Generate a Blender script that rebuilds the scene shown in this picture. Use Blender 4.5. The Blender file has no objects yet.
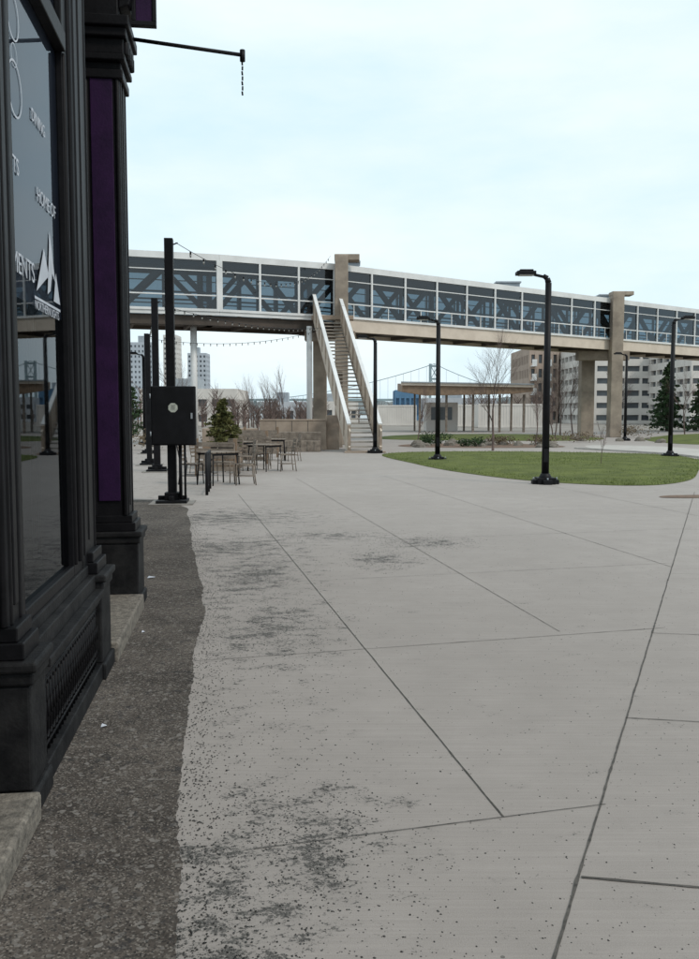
import bpy, math, random
from mathutils import Vector, Matrix, noise as mnoise
random.seed(7)
R=random.random
def U(a,b): return a+(b-a)*R()
scene=bpy.context.scene
COL=scene.collection

# ------------------------------------------------------------ materials
def nodes_of(m):
    m.use_nodes=True
    return m.node_tree.nodes, m.node_tree.links
def mat(name,c1,c2=None,rough=0.7,metal=0.0,scale=3.0,bump=0.0,bscale=60.0,detail=4,spec=0.5):
    m=bpy.data.materials.new(name); n,l=nodes_of(m)
    b=n['Principled BSDF']; b.inputs['Roughness'].default_value=rough; b.inputs['Metallic'].default_value=metal
    b.inputs['Specular IOR Level'].default_value=spec
    if c2 is None: c2=tuple(x*0.75 for x in c1)
    tc=n.new('ShaderNodeNewGeometry'); ns=n.new('ShaderNodeTexNoise')
    ns.inputs['Scale'].default_value=scale; ns.inputs['Detail'].default_value=detail; ns.inputs['Roughness'].default_value=0.65
    l.new(tc.outputs['Position'],ns.inputs['Vector'])
    r=n.new('ShaderNodeValToRGB'); r.color_ramp.elements[0].position=0.35; r.color_ramp.elements[1].position=0.65
    r.color_ramp.elements[0].color=(*c2,1); r.color_ramp.elements[1].color=(*c1,1)
    l.new(ns.outputs['Fac'],r.inputs['Fac']); l.new(r.outputs['Color'],b.inputs['Base Color'])
    if bump>0:
        n2=n.new('ShaderNodeTexNoise'); n2.inputs['Scale'].default_value=bscale; n2.inputs['Detail'].default_value=4
        l.new(tc.outputs['Position'],n2.inputs['Vector'])
        bp=n.new('ShaderNodeBump'); bp.inputs['Strength'].default_value=bump; bp.inputs['Distance'].default_value=0.01
        l.new(n2.outputs['Fac'],bp.inputs['Height']); l.new(bp.outputs['Normal'],b.inputs['Normal'])
    return m

def math_node(n,l,op,a,b=None,clamp=False):
    x=n.new('ShaderNodeMath'); x.operation=op; x.use_clamp=clamp
    for i,v in enumerate((a,b)):
        if v is None: continue
        if isinstance(v,(int,float)): x.inputs[i].default_value=v
        else: l.new(v,x.inputs[i])
    return x.outputs[0]
def mixc(n,l,fac,a,b):
    x=n.new('ShaderNodeMix'); x.data_type='RGBA'
    if isinstance(fac,(int,float)): x.inputs[0].default_value=fac
    else: l.new(fac,x.inputs[0])
    for i,v in ((6,a),(7,b)):
        if isinstance(v,tuple): x.inputs[i].default_value=(*v,1)
        else: l.new(v,x.inputs[i])
    return x.outputs[2]
def noise_node(n,l,vec,scale,detail=6,rough=0.6):
    x=n.new('ShaderNodeTexNoise'); x.inputs['Scale'].default_value=scale; x.inputs['Detail'].default_value=detail
    x.inputs['Roughness'].default_value=rough; l.new(vec,x.inputs['Vector']); return x.outputs['Fac']
def mapr(n,l,v,a,b,c=0.0,d=1.0):
    x=n.new('ShaderNodeMapRange'); l.new(v,x.inputs[0])
    for i,q in enumerate((a,b,c,d)): x.inputs[i+1].default_value=q
    return x.outputs[0]

PATCHES=[(-0.42,2.72,0.42,0.5,0),(-0.20,3.15,0.36,0.45,0),(-0.55,6.35,0.42,0.9,0),(-0.95,8.5,0.5,1.4,0),(-1.4,10.2,0.8,0.9,0),
         (-1.9,13.2,1.3,1.2,0),(0.36,9.4,0.3,0.5,0),(0.95,10.6,0.5,0.4,0),(-0.5,4.3,0.35,0.9,0.6),(-0.3,11.2,0.8,0.4,0.1)]
EDGE=[(-0.1,-6),(-0.35,0.5),(-0.50,2.4),(-0.70,3.45),(-0.93,5.0),(-1.08,6.0),(-1.17,6.95),(-1.36,7.9),(-1.74,9.6),(-2.29,12.35),(-2.75,14.5),(-3.3,15.9)]
def concrete_mat():
    m=bpy.data.materials.new('plaza_concrete'); n,l=nodes_of(m); b=n['Principled BSDF']
    g=n.new('ShaderNodeNewGeometry'); P=g.outputs['Position']
    big=noise_node(n,l,P,0.35,4,0.6); med=noise_node(n,l,P,3.0,5,0.65); fine=noise_node(n,l,P,220,2,0.7)
    c=mixc(n,l,mapr(n,l,big,0.35,0.65),(0.320,0.286,0.262),(0.390,0.350,0.324))
    c=mixc(n,l,mapr(n,l,med,0.3,0.7),mixc(n,l,0.55,c,(0.250,0.224,0.205)),c)
    mp=n.new('ShaderNodeMapping'); mp.inputs['Scale'].default_value=(1.2,80,1); mp.inputs['Rotation'].default_value=(0,0,math.radians(-12))
    l.new(P,mp.inputs['Vector']); broom=noise_node(n,l,mp.outputs[0],1.0,3,0.6)
    c=mixc(n,l,mapr(n,l,broom,0.35,0.65,0,0.40),c,(0.215,0.194,0.178))
    c=mixc(n,l,mapr(n,l,fine,0.3,0.7,0.0,0.5),c,(0.44,0.40,0.37))
    sep=n.new('ShaderNodeSeparateXYZ'); l.new(P,sep.inputs[0])
    M=None
    for (cx,cy,rx,ry,w) in PATCHES:
        dx=math_node(n,l,'DIVIDE',math_node(n,l,'SUBTRACT',sep.outputs[0],cx),rx)
        dy=math_node(n,l,'DIVIDE',math_node(n,l,'SUBTRACT',sep.outputs[1],cy),ry)
        d=math_node(n,l,'SQRT',math_node(n,l,'ADD',math_node(n,l,'MULTIPLY',dx,dx),math_node(n,l,'MULTIPLY',dy,dy)))
        v=mapr(n,l,d,0.1,2.0,1.0-w,0.0)
        M=v if M is None else math_node(n,l,'MAXIMUM',M,v)
    ex=math_node(n,l,'ADD',sep.outputs[0],math_node(n,l,'MULTIPLY',sep.outputs[1],0.165))
    em=mapr(n,l,ex,-0.12,0.75,0.36,0.0)
    M=math_node(n,l,'MAXIMUM',M,em)
    mp2=n.new('ShaderNodeMapping'); mp2.inputs['Scale'].default_value=(0.85,1.15,1); mp2.inputs['Rotation'].default_value=(0,0,math.radians(-25)); l.new(P,mp2.inputs['Vector'])
    n1=noise_node(n,l,mp2.outputs[0],5.5,4,0.65)
    clump=mapr(n,l,math_node(n,l,'ADD',n1,math_node(n,l,'MULTIPLY',M,0.28)),0.57,0.84)
    nf=noise_node(n,l,mp2.outputs[0],42,5,0.85)
    d1=mapr(n,l,math_node(n,l,'ADD',nf,math_node(n,l,'MULTIPLY',clump,0.21)),0.655,0.672)
    n2=noise_node(n,l,P,60,3,0.75)
    d2=mapr(n,l,math_node(n,l,'ADD',n2,math_node(n,l,'MULTIPLY',M,0.13)),0.72,0.735)
    deb=math_node(n,l,'MAXIMUM',d1,d2)
    for sc_,th_,mx_ in ((11,0.45,0.085),(23,0.6,0.10)):
        vo=n.new('ShaderNodeTexVoronoi'); vo.inputs['Scale'].default_value=sc_; l.new(P,vo.inputs['Vector'])
        sc=n.new('ShaderNodeSeparateColor'); l.new(vo.outputs['Color'],sc.inputs[0])
        rad=mapr(n,l,sc.outputs[0],th_,1.0,0.0,mx_)
        dot=math_node(n,l,'LESS_THAN',vo.outputs['Distance'],rad)
        deb=math_node(n,l,'MAXIMUM',deb,math_node(n,l,'MULTIPLY',dot,0.8))
    dc=mixc(n,l,mapr(n,l,noise_node(n,l,P,110,2,0.7),0.38,0.62),(0.028,0.028,0.028),(0.13,0.125,0.115))
    c=mixc(n,l,math_node(n,l,'MULTIPLY',clump,0.18),c,(0.17,0.16,0.148))
    c=mixc(n,l,math_node(n,l,'MULTIPLY',deb,0.88),c,dc)
    l.new(c,b.inputs['Base Color']); b.inputs['Roughness'].default_value=0.9; b.inputs['Specular IOR Level'].default_value=0.15
    h=math_node(n,l,'ADD',math_node(n,l,'MULTIPLY',broom,0.7),math_node(n,l,'MULTIPLY',fine,0.6))
    bp=n.new('ShaderNodeBump'); bp.inputs['Strength'].default_value=0.4; bp.inputs['Distance'].default_value=0.004
    l.new(h,bp.inputs['Height']); l.new(bp.outputs['Normal'],b.inputs['Normal'])
    return m
def asphalt_mat():
    m=bpy.data.materials.new('old_asphalt'); n,l=nodes_of(m); b=n['Principled BSDF']
    g=n.new('ShaderNodeNewGeometry'); P=g.outputs['Position']
    c=mixc(n,l,mapr(n,l,noise_node(n,l,P,1.4,5,0.75),0.38,0.62),(0.060,0.050,0.043),(0.130,0.110,0.094))
    v=n.new('ShaderNodeTexVoronoi'); v.inputs['Scale'].default_value=150; l.new(P,v.inputs['Vector'])
    s=n.new('ShaderNodeSeparateColor'); l.new(v.outputs['Color'],s.inputs[0])
    v2=n.new('ShaderNodeTexVoronoi'); v2.inputs['Scale'].default_value=55; l.new(P,v2.inputs['Vector'])
    s2=n.new('ShaderNodeSeparateColor'); l.new(v2.outputs['Color'],s2.inputs[0])
    c=mixc(n,l,mapr(n,l,s.outputs[0],0.65,1.0,0,0.8),c,(0.27,0.24,0.21))
    c=mixc(n,l,mapr(n,l,s.outputs[1],0.6,1.0,0,0.8),c,(0.022,0.021,0.021))
    c=mixc(n,l,mapr(n,l,s2.outputs[1],0.88,1.0,0,0.8),c,(0.24,0.22,0.20))
    c=mixc(n,l,mapr(n,l,noise_node(n,l,P,11,5,0.8),0.56,0.62,0,0.65),c,(0.032,0.032,0.034))
    l.new(c,b.inputs['Base Color']); b.inputs['Roughness'].default_value=0.92; b.inputs['Specular IOR Level'].default_value=0.15
    bp=n.new('ShaderNodeBump'); bp.inputs['Strength'].default_value=0.8; bp.inputs['Distance'].default_value=0.006
    l.new(s.outputs[2],bp.inputs['Height']); l.new(bp.outputs['Normal'],b.inputs['Normal'])
    return m
def glass_mat(name,tint,gloss,rough=0.02,fk=1.0):
    m=bpy.data.materials.new(name); n,l=nodes_of(m)
    n.remove(n['Principled BSDF']); out=n['Material Output']
    t=n.new('ShaderNodeBsdfTransparent'); t.inputs[0].default_value=(*tint,1)
    g=n.new('ShaderNodeBsdfGlossy'); g.inputs['Roughness'].default_value=rough; g.inputs['Color'].default_value=(0.9,0.95,1,1)
    lw=n.new('ShaderNodeFresnel'); lw.inputs[0].default_value=1.5
    f=math_node(n,l,'ADD',math_node(n,l,'MULTIPLY',lw.outputs[0],fk),gloss,True)
    mx=n.new('ShaderNodeMixShader'); l.new(f,mx.inputs[0]); l.new(t.outputs[0],mx.inputs[1]); l.new(g.outputs[0],mx.inputs[2])
    l.new(mx.outputs[0],out.inputs['Surface']); return m

M_CONC=concrete_mat(); M_ASPH=asphalt_mat()
M_JOINT=mat('joint_dirt',(0.12,0.108,0.095),(0.05,0.046,0.041),0.95,scale=25)
M_GROUND=mat('far_ground',(0.26,0.235,0.205),(0.19,0.17,0.15),0.95,scale=0.2)
M_GRASS=mat('lawn_soil_grass',(0.135,0.155,0.048),(0.085,0.10,0.036),0.95,scale=1.2,bump=0.6,bscale=30,spec=0.1)
M_BLADE=mat('grass_blades',(0.19,0.22,0.07),(0.10,0.14,0.042),0.8,scale=0.7,spec=0.1)
M_BLACK=mat('black_painted_iron',(0.008,0.0075,0.009),(0.004,0.004,0.005),0.5,scale=8,bump=0.15,bscale=40,spec=0.16)
M_DUSTY=mat('dusty_black_paint',(0.020,0.0195,0.020),(0.006,0.006,0.007),0.65,scale=7,bump=0.3,bscale=50,spec=0.16)
M_POLE=mat('black_powdercoat',(0.009,0.009,0.011),(0.005,0.005,0.006),0.5,scale=5,spec=0.2)
M_PURPLE=mat('purple_paint',(0.030,0.009,0.046),(0.018,0.006,0.030),0.5,scale=6,bump=0.15,spec=0.2)
M_STONE=mat('granite_step',(0.25,0.22,0.185),(0.10,0.090,0.078),0.9,scale=22,bump=0.8,bscale=70,detail=8,spec=0.2)
M_WHITE=mat('white_frame',(0.72,0.72,0.71),(0.60,0.60,0.59),0.5,scale=1.0)
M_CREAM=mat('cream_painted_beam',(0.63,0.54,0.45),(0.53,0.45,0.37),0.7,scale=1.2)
M_TANC=mat('tan_concrete',(0.38,0.30,0.235),(0.26,0.20,0.155),0.9,scale=1.6,bump=0.3)
M_PIER=mat('weathered_pier_concrete',(0.38,0.315,0.25),(0.22,0.18,0.145),0.9,scale=0.9,bump=0.3)
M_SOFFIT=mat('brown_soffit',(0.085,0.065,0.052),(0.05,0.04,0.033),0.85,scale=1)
M_TRUSS=mat('teal_truss',(0.04,0.085,0.11),(0.028,0.055,0.07),0.55,scale=1)
M_ROOFG=mat('grey_metal',(0.33,0.36,0.385),(0.25,0.275,0.30),0.5,scale=1.5)
M_TREAD=mat('stair_tread_steel',(0.10,0.095,0.09),(0.06,0.055,0.05),0.8,scale=4)
M_BAND=mat('stair_nosing',(0.42,0.38,0.33),None,0.8,scale=4)
M_WOOD=mat('timber',(0.27,0.185,0.125),(0.17,0.115,0.075),0.75,scale=3)
M_WOODG=mat('grey_timber',(0.25,0.205,0.165),(0.12,0.095,0.075),0.8,scale=5)
M_BARK=mat('bark',(0.12,0.095,0.08),(0.06,0.048,0.04),0.95,scale=6)
M_TWIG=mat('twig_red_brown',(0.17,0.12,0.105),(0.09,0.065,0.055),0.95,scale=4)
M_CONIF=mat('conifer_needles',(0.05,0.085,0.035),(0.018,0.036,0.016),0.85,scale=2.2,spec=0.2)
M_CONIF2=mat('fresh_conifer_needles',(0.16,0.15,0.055),(0.06,0.07,0.026),0.85,scale=3,spec=0.2)
M_BRICK=mat('buff_brick_wall',(0.42,0.33,0.27),(0.35,0.27,0.22),0.9,scale=0.5)
M_PALE=mat('pale_wall',(0.66,0.62,0.575),(0.57,0.53,0.49),0.85,scale=0.3)
M_GREYW=mat('grey_wall',(0.48,0.50,0.53),(0.42,0.44,0.47),0.85,scale=0.05)
M_DARKW=mat('window_glass_far',(0.13,0.145,0.16),(0.08,0.09,0.10),0.2,scale=0.3)
M_BLUEB=mat('blue_cladding',(0.10,0.22,0.36),None,0.6,scale=0.3)
M_REDC=mat('red_barrier_paint',(0.40,0.12,0.09),None,0.6,scale=0.8)
M_HILL_HAZE=mat('distant_trees',(0.19,0.21,0.21),(0.13,0.15,0.155),1.0,scale=0.05)  # tree colour slightly lightened, distance haze painted into it
M_WATER=mat('harbour_water',(0.10,0.15,0.18),None,0.15,scale=0.02)
M_SUSP=mat('suspension_bridge_paint',(0.30,0.38,0.40),None,0.7,scale=0.1)
M_DECAL=mat('white_vinyl',(0.50,0.52,0.57),None,0.5,scale=5)
M_NAVY=mat('navy_vinyl_film',(0.045,0.052,0.075),(0.03,0.036,0.055),0.4,scale=1.5,spec=0.15)
M_PATH=mat('pale_path_concrete',(0.47,0.44,0.405),(0.38,0.355,0.325),0.9,scale=1.0)
M_PAD=mat('pole_pad_concrete',(0.27,0.25,0.225),(0.18,0.165,0.15),0.9,scale=5)
M_MULCH=mat('bark_mulch',(0.20,0.13,0.09),(0.11,0.07,0.048),0.95,scale=9,bump=0.6)
M_GLASS=glass_mat('pedway_glass',(0.31,0.39,0.44),0.02)
M_SHOPG=glass_mat('shop_glass',(0.55,0.58,0.62),0.05,0.015,0.45)
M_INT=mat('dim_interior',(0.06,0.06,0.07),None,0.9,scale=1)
M_BULB=mat('bulb_glass',(0.3,0.3,0.28),None,0.3,scale=5)
M_LENS=mat('lamp_lens',(0.5,0.5,0.5),None,0.3,scale=5)
M_CHIP=mat('gravel_chips',(0.09,0.09,0.085),(0.02,0.02,0.02),0.9,scale=40,spec=0.2)
M_SILVER=mat('brushed_sticker',(0.55,0.57,0.50),(0.32,0.34,0.29),0.4,scale=50)

# ------------------------------------------------------------ geometry helpers
def empty(name,loc=(0,0,0),rz=0.0):
    e=bpy.data.objects.new(name,None); e.empty_display_size=0.2; e.location=loc; e.rotation_euler=(0,0,rz); COL.objects.link(e); return e
class Part:
    def __init__(s,name,mt,parent=None,bevel=0.0):
        s.name=name; s.m=mt; s.p=parent; s.v=[]; s.f=[]; s.sm=[]; s.bev=bevel
    def box(s,x0,x1,y0,y1,z0,z1):
        i=len(s.v); s.v+=[(x0,y0,z0),(x1,y0,z0),(x1,y1,z0),(x0,y1,z0),(x0,y0,z1),(x1,y0,z1),(x1,y1,z1),(x0,y1,z1)]
        for q in ((3,2,1,0),(4,5,6,7),(0,1,5,4),(1,2,6,5),(2,3,7,6),(3,0,4,7)): s.f.append(tuple(i+k for k in q)); s.sm.append(False)
        return s
    def beam(s,a,b,w,h,up=(0,0,1)):
        a=Vector(a); b=Vector(b); d=(b-a).normalized(); up=Vector(up)
        if abs(d.dot(up))>0.98: up=Vector((0,1,0))
        r=d.cross(up).normalized()*w/2; u=r.cross(d).normalized()*h/2
        i=len(s.v)
        for q in (a,b):
            for (k,m2) in ((-1,-1),(1,-1),(1,1),(-1,1)): s.v.append(tuple(q+r*k+u*m2))
        for q in ((0,1,2,3),(7,6,5,4),(0,4,5,1),(1,5,6,2),(2,6,7,3),(3,7,4,0)): s.f.append(tuple(i+k for k in q)); s.sm.append(False)
        return s
    def cyl(s,a,b,r1,r2=None,n=10,cap=True):
        if r2 is None: r2=r1
        a=Vector(a); b=Vector(b); d=(b-a)
        if d.length<1e-6: return s
        d.normalize(); up=Vector((0,0,1)) if abs(d.z)<0.95 else Vector((1,0,0))
        x=d.cross(up).normalized(); y=d.cross(x)
        i=len(s.v)
        for q,r in ((a,r1),(b,r2)):
            for k in range(n):
                t=2*math.pi*k/n; s.v.append(tuple(q+x*math.cos(t)*r+y*math.sin(t)*r))
        for k in range(n):
            k2=(k+1)%n; s.f.append((i+k,i+k2,i+n+k2,i+n+k)); s.sm.append(n>4)
        if cap:
            s.f.append(tuple(i+k for k in range(n))[::-1]); s.sm.append(False)
            s.f.append(tuple(i+n+k for k in range(n))); s.sm.append(False)
        return s
    def poly(s,pts):
        i=len(s.v); s.v+=[tuple(p) for p in pts]; s.f.append(tuple(range(i,i+len(pts)))); s.sm.append(False); return s
    def done(s):
        me=bpy.data.meshes.new(s.name); me.from_pydata(s.v,[],s.f); me.update()
        me.polygons.foreach_set('use_smooth',s.sm)
        me.materials.append(s.m)
        o=bpy.data.objects.new(s.name,me); COL.objects.link(o)
        if s.p: o.parent=s.p
        if s.bev>0:
            b=o.modifiers.new('bevel','BEVEL'); b.width=s.bev; b.segments=2; b.limit_method='ANGLE'
        return o

# ------------------------------------------------------------ ground
g=Part('ground',M_GROUND); g.poly([(-4000,-4000,-0.012),(4000,-4000,-0.012),(4000,4000,-0.012),(-4000,4000,-0.012)]); g.done()
w=Part('harbour_water',M_WATER); w.poly([(-3500,200,-0.006),(3500,200,-0.006),(3500,1450,-0.006),(-3500,1450,-0.006)]); w.done()
p=Part('plaza_pavement',M_CONC); p.poly([(-30,-12,0),(40,-12,0),(40,75,0),(-30,75,0)]); p.done()
pts=[]
for (a,b) in zip(EDGE[:-1],EDGE[1:]):
    k=max(2,int(abs(b[1]-a[1])/0.015))
    for i in range(k):
        t=i/k; x=a[0]+(b[0]-a[0])*t; y=a[1]+(b[1]-a[1])*t
        x+=0.05*mnoise.noise(Vector((y*1.3,1.1,0)))+0.014*mnoise.noise(Vector((y*11,4,0)))+0.007*mnoise.noise(Vector((y*50,9,0)))
        pts.append((x,y,0.004))
pts.append((-3.3,15.9,0.004)); pts+= [(-8,15.9,0.004),(-8,-6,0.004)]
a=Part('asphalt_strip',M_ASPH); a.poly(pts); a.done()
j=Part('pavement_joints',M_JOINT)
def joint(a,b,w=0.010):
    a=Vector((*a,0.0035)); b=Vector((*b,0.0035)); d=b-a; L=d.length; k=max(1,int(L/0.05)); d.normalize(); nn=Vector((-d.y,d.x,0))
    prev=None
    for i in range(k+1):
        q=a+d*(L*i/k); off=0.003*mnoise.noise(q*3)+0.0015*mnoise.noise(q*25); ww=w*(0.55+0.9*abs(mnoise.noise(q*11)))
        cur=(q+nn*(off+ww/2),q+nn*(off-ww/2))
        if prev: j.poly([prev[1],cur[1],cur[0],prev[0]])
        prev=cur
L1=lambda y:(-0.43+0.425*y,y)
joint(L1(0.5),L1(17.5),0.012)
def L2x(y): return 0.61-0.205*(y-3.32)
joint((L2x(3.32),3.32),(L2x(17),17),0.008)
joint((1.54,6.24),(1.54-0.19*15,21.2),0.007)
joint((3.35,8.9),(3.35-0.19*13,21.9),0.008)
def cross(y0,x0,x1,wd=0.006):
    joint((x0,y0+0.26*x0),(x1,y0+0.26*x1),wd)
cross(3.16,-0.35,1.05,0.006)
cross(5.74,-1.0,2.35,0.007)
cross(8.25,-1.35,3.45)
cross(10.7,-1.75,4.75)
cross(13.3,-2.3,6.0)
cross(16.2,-2.9,7.5)
cross(19.2,-3.2,3.5)
joint((0.80,2.87),(2.6,2.58),0.014)
joint((1.45,4.44),(4.0,4.02),0.008)
joint((2.2,6.2),(5.2,5.7),0.007)
joint((3.2,8.55),(7.0,7.9),0.008)
joint((4.6,11.8),(9,11.0),0.008)
for k in range(3):
    joint((5.5+k*3,13+k*0.5),(4.4+k*3,19+k*.6),0.01)
j.done()
g=Part('gravel',M_CHIP)
def chip(x,y,z0,s):
    i=len(g.v); a0=U(0,6.28); h=s*U(0.4,0.8)
    for k in range(4):
        t=a0+k*1.57+U(-.3,.3); g.v.append((x+math.cos(t)*s*U(.6,1),y+math.sin(t)*s*U(.6,1),z0))
    g.v.append((x+U(-.3,.3)*s,y+U(-.3,.3)*s,z0+h))
    for k in range(4): g.f.append((i+k,i+(k+1)%4,i+4)); g.sm.append(False)
for (cx,cy,rx,ry,w_) in PATCHES:
    num=int(520*(1-w_)*min(1.6,rx*ry*6+0.3))
    for _ in range(num):
        x=random.gauss(cx,rx*0.75); y=random.gauss(cy,ry*0.75); chip(x,y,0.0,U(0.002,0.0075))
for _ in range(2200):
    y=2.3+13*R()**1.6; x=U(-0.12*y-0.1,0.42*y); chip(x,y,0.0,U(0.002,0.0055))
def edge_x(y):
    for (a,b) in zip(EDGE[:-1],EDGE[1:]):
        if a[1]<=y<=b[1]: return a[0]+(b[0]-a[0])*(y-a[1])/(b[1]-a[1])
    return -3
for _ in range(4500):
    y=2.3+11*R()**1.3; x=edge_x(y)+random.gauss(0.03,0.10); chip(x,y,0.002,U(0.002,0.007))
for _ in range(900):
    y=2.3+8*R()**1.3; x=U(-0.85-0.127*y,edge_x(y)); chip(x,y,0.004,U(0.002,0.006))
g.done()
q=Part('litter',M_DECAL)
for (x,y,s) in ((-1.92,8.3,0.035),(-1.25,4.3,0.014),(-1.5,6.2,0.012)):
    q.poly([(x-s,y-s,0.008),(x+s,y-s*.7,0.014),(x+s*.8,y+s,0.008),(x-s*.9,y+s*.6,0.02)])
q.done()

# lawn
def smooth_loop(pts,sub=8):
    out=[];n=len(pts)
    for i in range(n):
        p0,p1,p2,p3=[Vector((*pts[(i+k-1)%n],0)) for k in range(4)]
        for s in range(sub):
            t=s/sub
            out.append(0.5*((2*p1)+(-p0+p2)*t+(2*p0-5*p1+4*p2-p3)*t*t+(-p0+3*p1-3*p2+p3)*t**3))
    return out
def inside(x,y,loop):
    c=False;n=len(loop);jx=n-1
    for i in range(n):
        a=loop[i];b=loop[jx]
        if (a.y>y)!=(b.y>y) and x<(b.x-a.x)*(y-a.y)/(b.y-a.y)+a.x: c=not c
        jx=i
    return c
def lawn(name,ctrl,h,blades,base=0.03):
    e=empty(name); loop=smooth_loop(ctrl); cx=sum(p.x for p in loop)/len(loop); cy=sum(p.y for p in loop)/len(loop)
    P=Part('turf',M_GRASS,e); rings=[1,0.985,0.8,0.5,0.2]; zs=[0.008,base,base+h*.5,base+h*.9,base+h]
    n=len(loop)
    for r,z in zip(rings,zs):
        for q in loop: P.v.append((cx+(q.x-cx)*r,cy+(q.y-cy)*r,z))
    for k in range(len(rings)-1):
        for i in range(n): P.f.append((k*n+i,k*n+(i+1)%n,(k+1)*n+(i+1)%n,(k+1)*n+i)); P.sm.append(True)
    P.f.append(tuple((len(rings)-1)*n+i for i in range(n))); P.sm.append(True); P.done()
    def hz(x,y):
        d=Vector((x-cx,y-cy))
        for q in (0.2,0.35,0.5,0.65,0.8,0.9,0.97):
            if inside(cx+d.x/q,cy+d.y/q,loop): return base+h*(1-q**1.5)
        return base
    B=Part('blades',M_BLADE,e); xs=[q.x for q in loop]; ys=[q.y for q in loop]; c=0
    while c<blades:
        x=U(min(xs),max(xs)); y=min(ys)+(max(ys)-min(ys))*R()**1.3
        if not inside(x,y,loop): continue
        if mnoise.noise(Vector((x*1.3,y*1.3,0)))<U(-0.75,0.0)*1.0: continue
        c+=1; z=hz(x,y)-0.015; hh=U(0.025,0.075); t=U(0,6.28); w2=U(0.005,0.012); lx=U(-.04,.04); ly=U(-.04,.04)
        i=len(B.v); B.v+=[(x-math.cos(t)*w2,y-math.sin(t)*w2,z),(x+math.cos(t)*w2,y+math.sin(t)*w2,z),(x+lx,y+ly,z+hh)]
        B.f.append((i,i+1,i+2)); B.sm.append(False)
    B.done()
lawn('lawn',[(1.3,33.4),(2.1,27),(3.0,23.2),(4.4,20.2),(6.3,19.0),(8.0,20.4),(9.7,24.0),(11.8,29.0),(11.8,33),(8.5,35.0),(4.2,35.5)],0.07,26000)
lawn('lawn',[(2.0,53),(8,50),(13,50),(16,55),(13,63),(4,62)],0.15,1200)
lawn('lawn',[(17,45),(24,42),(33,50),(30,60),(20,57)],0.35,1500)
P=Part('path',M_PATH)
c1=smooth_loop([(8.5,19.5),(10.4,23.6),(12.6,29),(12.6,34),(11,38.5),(12,43),(15,41),(15.6,34),(15.2,28),(13.4,23),(11.8,19.5)],6)
P.poly([(q.x,q.y,0.0045) for q in c1]); P.done()
K=Part('kerb',M_PATH,bevel=0.02)
loop=smooth_loop([(8.4,19.9),(10.15,24.0),(12.2,28.9),(12.25,33.2),(10.4,38),(9.0,42),(9.6,41.5)],6)[:26]
for a_,b_ in zip(loop[:-1],loop[1:]): K.beam((a_.x,a_.y,0.03),(b_.x,b_.y,0.03),0.16,0.09)
K.done()
P=Part('mulch_bed',M_MULCH); c1=smooth_loop([(5.9,16.3),(6.5,16.2),(7.4,16.5),(7.3,16.8),(6.2,16.7)],5); P.poly([(q.x,q.y,0.008) for q in c1]); P.done()
P=Part('planting_bed',M_MULCH); c1=smooth_loop([(2.6,41),(6,39.5),(10.0,40.5),(9.6,44),(6,45.5),(3,44)],6); P.poly([(q.x,q.y,0.01) for q in c1]); P.done()

# ------------------------------------------------------------ shop building (left)
AZ=math.atan(0.127)
B=empty('shop_building',(-0.812,0,0),AZ)
def pilaster(y0,y1,plz,top,tag,panel=True,sy0=None,sy1=None):
    q=Part('plinth_'+tag,M_DUSTY,B,0.012)
    q.box(-1.0,0.0,y0,y1,0.0,0.10).box(-1.0,-0.02,y0+0.015,y1-0.015,0.10,plz-0.10).box(-1.0,-0.005,y0+0.005,y1-0.005,plz-0.10,plz-0.045).box(-1.0,0.012,y0-0.012,y1+0.012,plz-0.045,plz)
    q.done()
    q=Part('shaft_'+tag,M_BLACK,B,0.008)
    x=-0.10; a=(sy0 if sy0 else y0+0.04); b=(sy1 if sy1 else y1-0.04)
    q.box(-1.0,x,a,b,plz,top)
    q.box(-1.0,x+0.06,y0+0.02,y1-0.02,plz,plz+0.07).box(-1.0,x+0.035,y0+0.03,y1-0.03,plz+0.07,plz+0.13)
    q.cyl((x-.01,a+0.04,plz+0.13),(x-.01,a+0.04,top),0.02,n=10); q.cyl((x-.01,b-0.04,plz+0.13),(x-.01,b-0.04,top),0.02,n=10)
    q.box(x-.02,x+.008,(a+b)/2-0.03,(a+b)/2+0.03,plz+.2,top)
    for xx in (x-0.02,x-0.26): q.cyl((xx,a,plz+0.13),(xx,a,top),0.02,n=10)
    q.done()
    if panel:
        q=Part('purple_panel_'+tag,M_PURPLE,B,0.004); q.box(x-0.225,x-0.055,a-0.015,a+0.01,plz+0.25,top-0.05); q.done()
pilaster(3.34,3.64,0.63,9.5,'near')
pilaster(5.12,5.50,0.64,9.5,'mid',False,sy0=5.02)
pilaster(7.02,7.45,0.64,4.25,'far')
q=Part('capital_far',M_BLACK,B,0.01)
q.box(-1.0,-0.07,7.03,7.44,4.20,4.27).box(-1.0,-0.05,7.0,7.48,4.33,4.38).box(-1.0,-0.085,7.05,7.42,4.27,4.33)
q.box(-1.0,-0.06,7.02,7.45,4.38,4.50).box(-1.0,-0.035,6.98,7.5,4.50,4.57).box(-1.0,-0.01,6.95,7.53,4.57,4.65)
for i in range(4): q.cyl((-0.05,7.08+i*0.11,4.39),(-0.05,7.08+i*0.11,4.49),0.03,n=10)
q.box(-1.0,-0.1,7.05,7.42,4.65,9.5); q.done()
q=Part('cornice_bracket',M_BLACK,B,0.01)
prof=[(-0.1,4.75),(-0.02,4.78),(0.01,4.88),(-0.01,5.0),(0.02,5.15),(0.03,5.3),(-0.1,5.3)]
q.v+=[(x,7.08,z) for x,z in prof]+[(x,7.38,z) for x,z in prof]; n_=len(prof)
q.f.append(tuple(range(n_))); q.f.append(tuple(range(n_,2*n_))[::-1]); q.sm+=[False,False]
for k in range(n_): q.f.append((k,k+n_,(k+1)%n_+n_,(k+1)%n_)); q.sm.append(False)
q.done()
q=Part('bulkhead',M_DUSTY,B,0.006)
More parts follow.
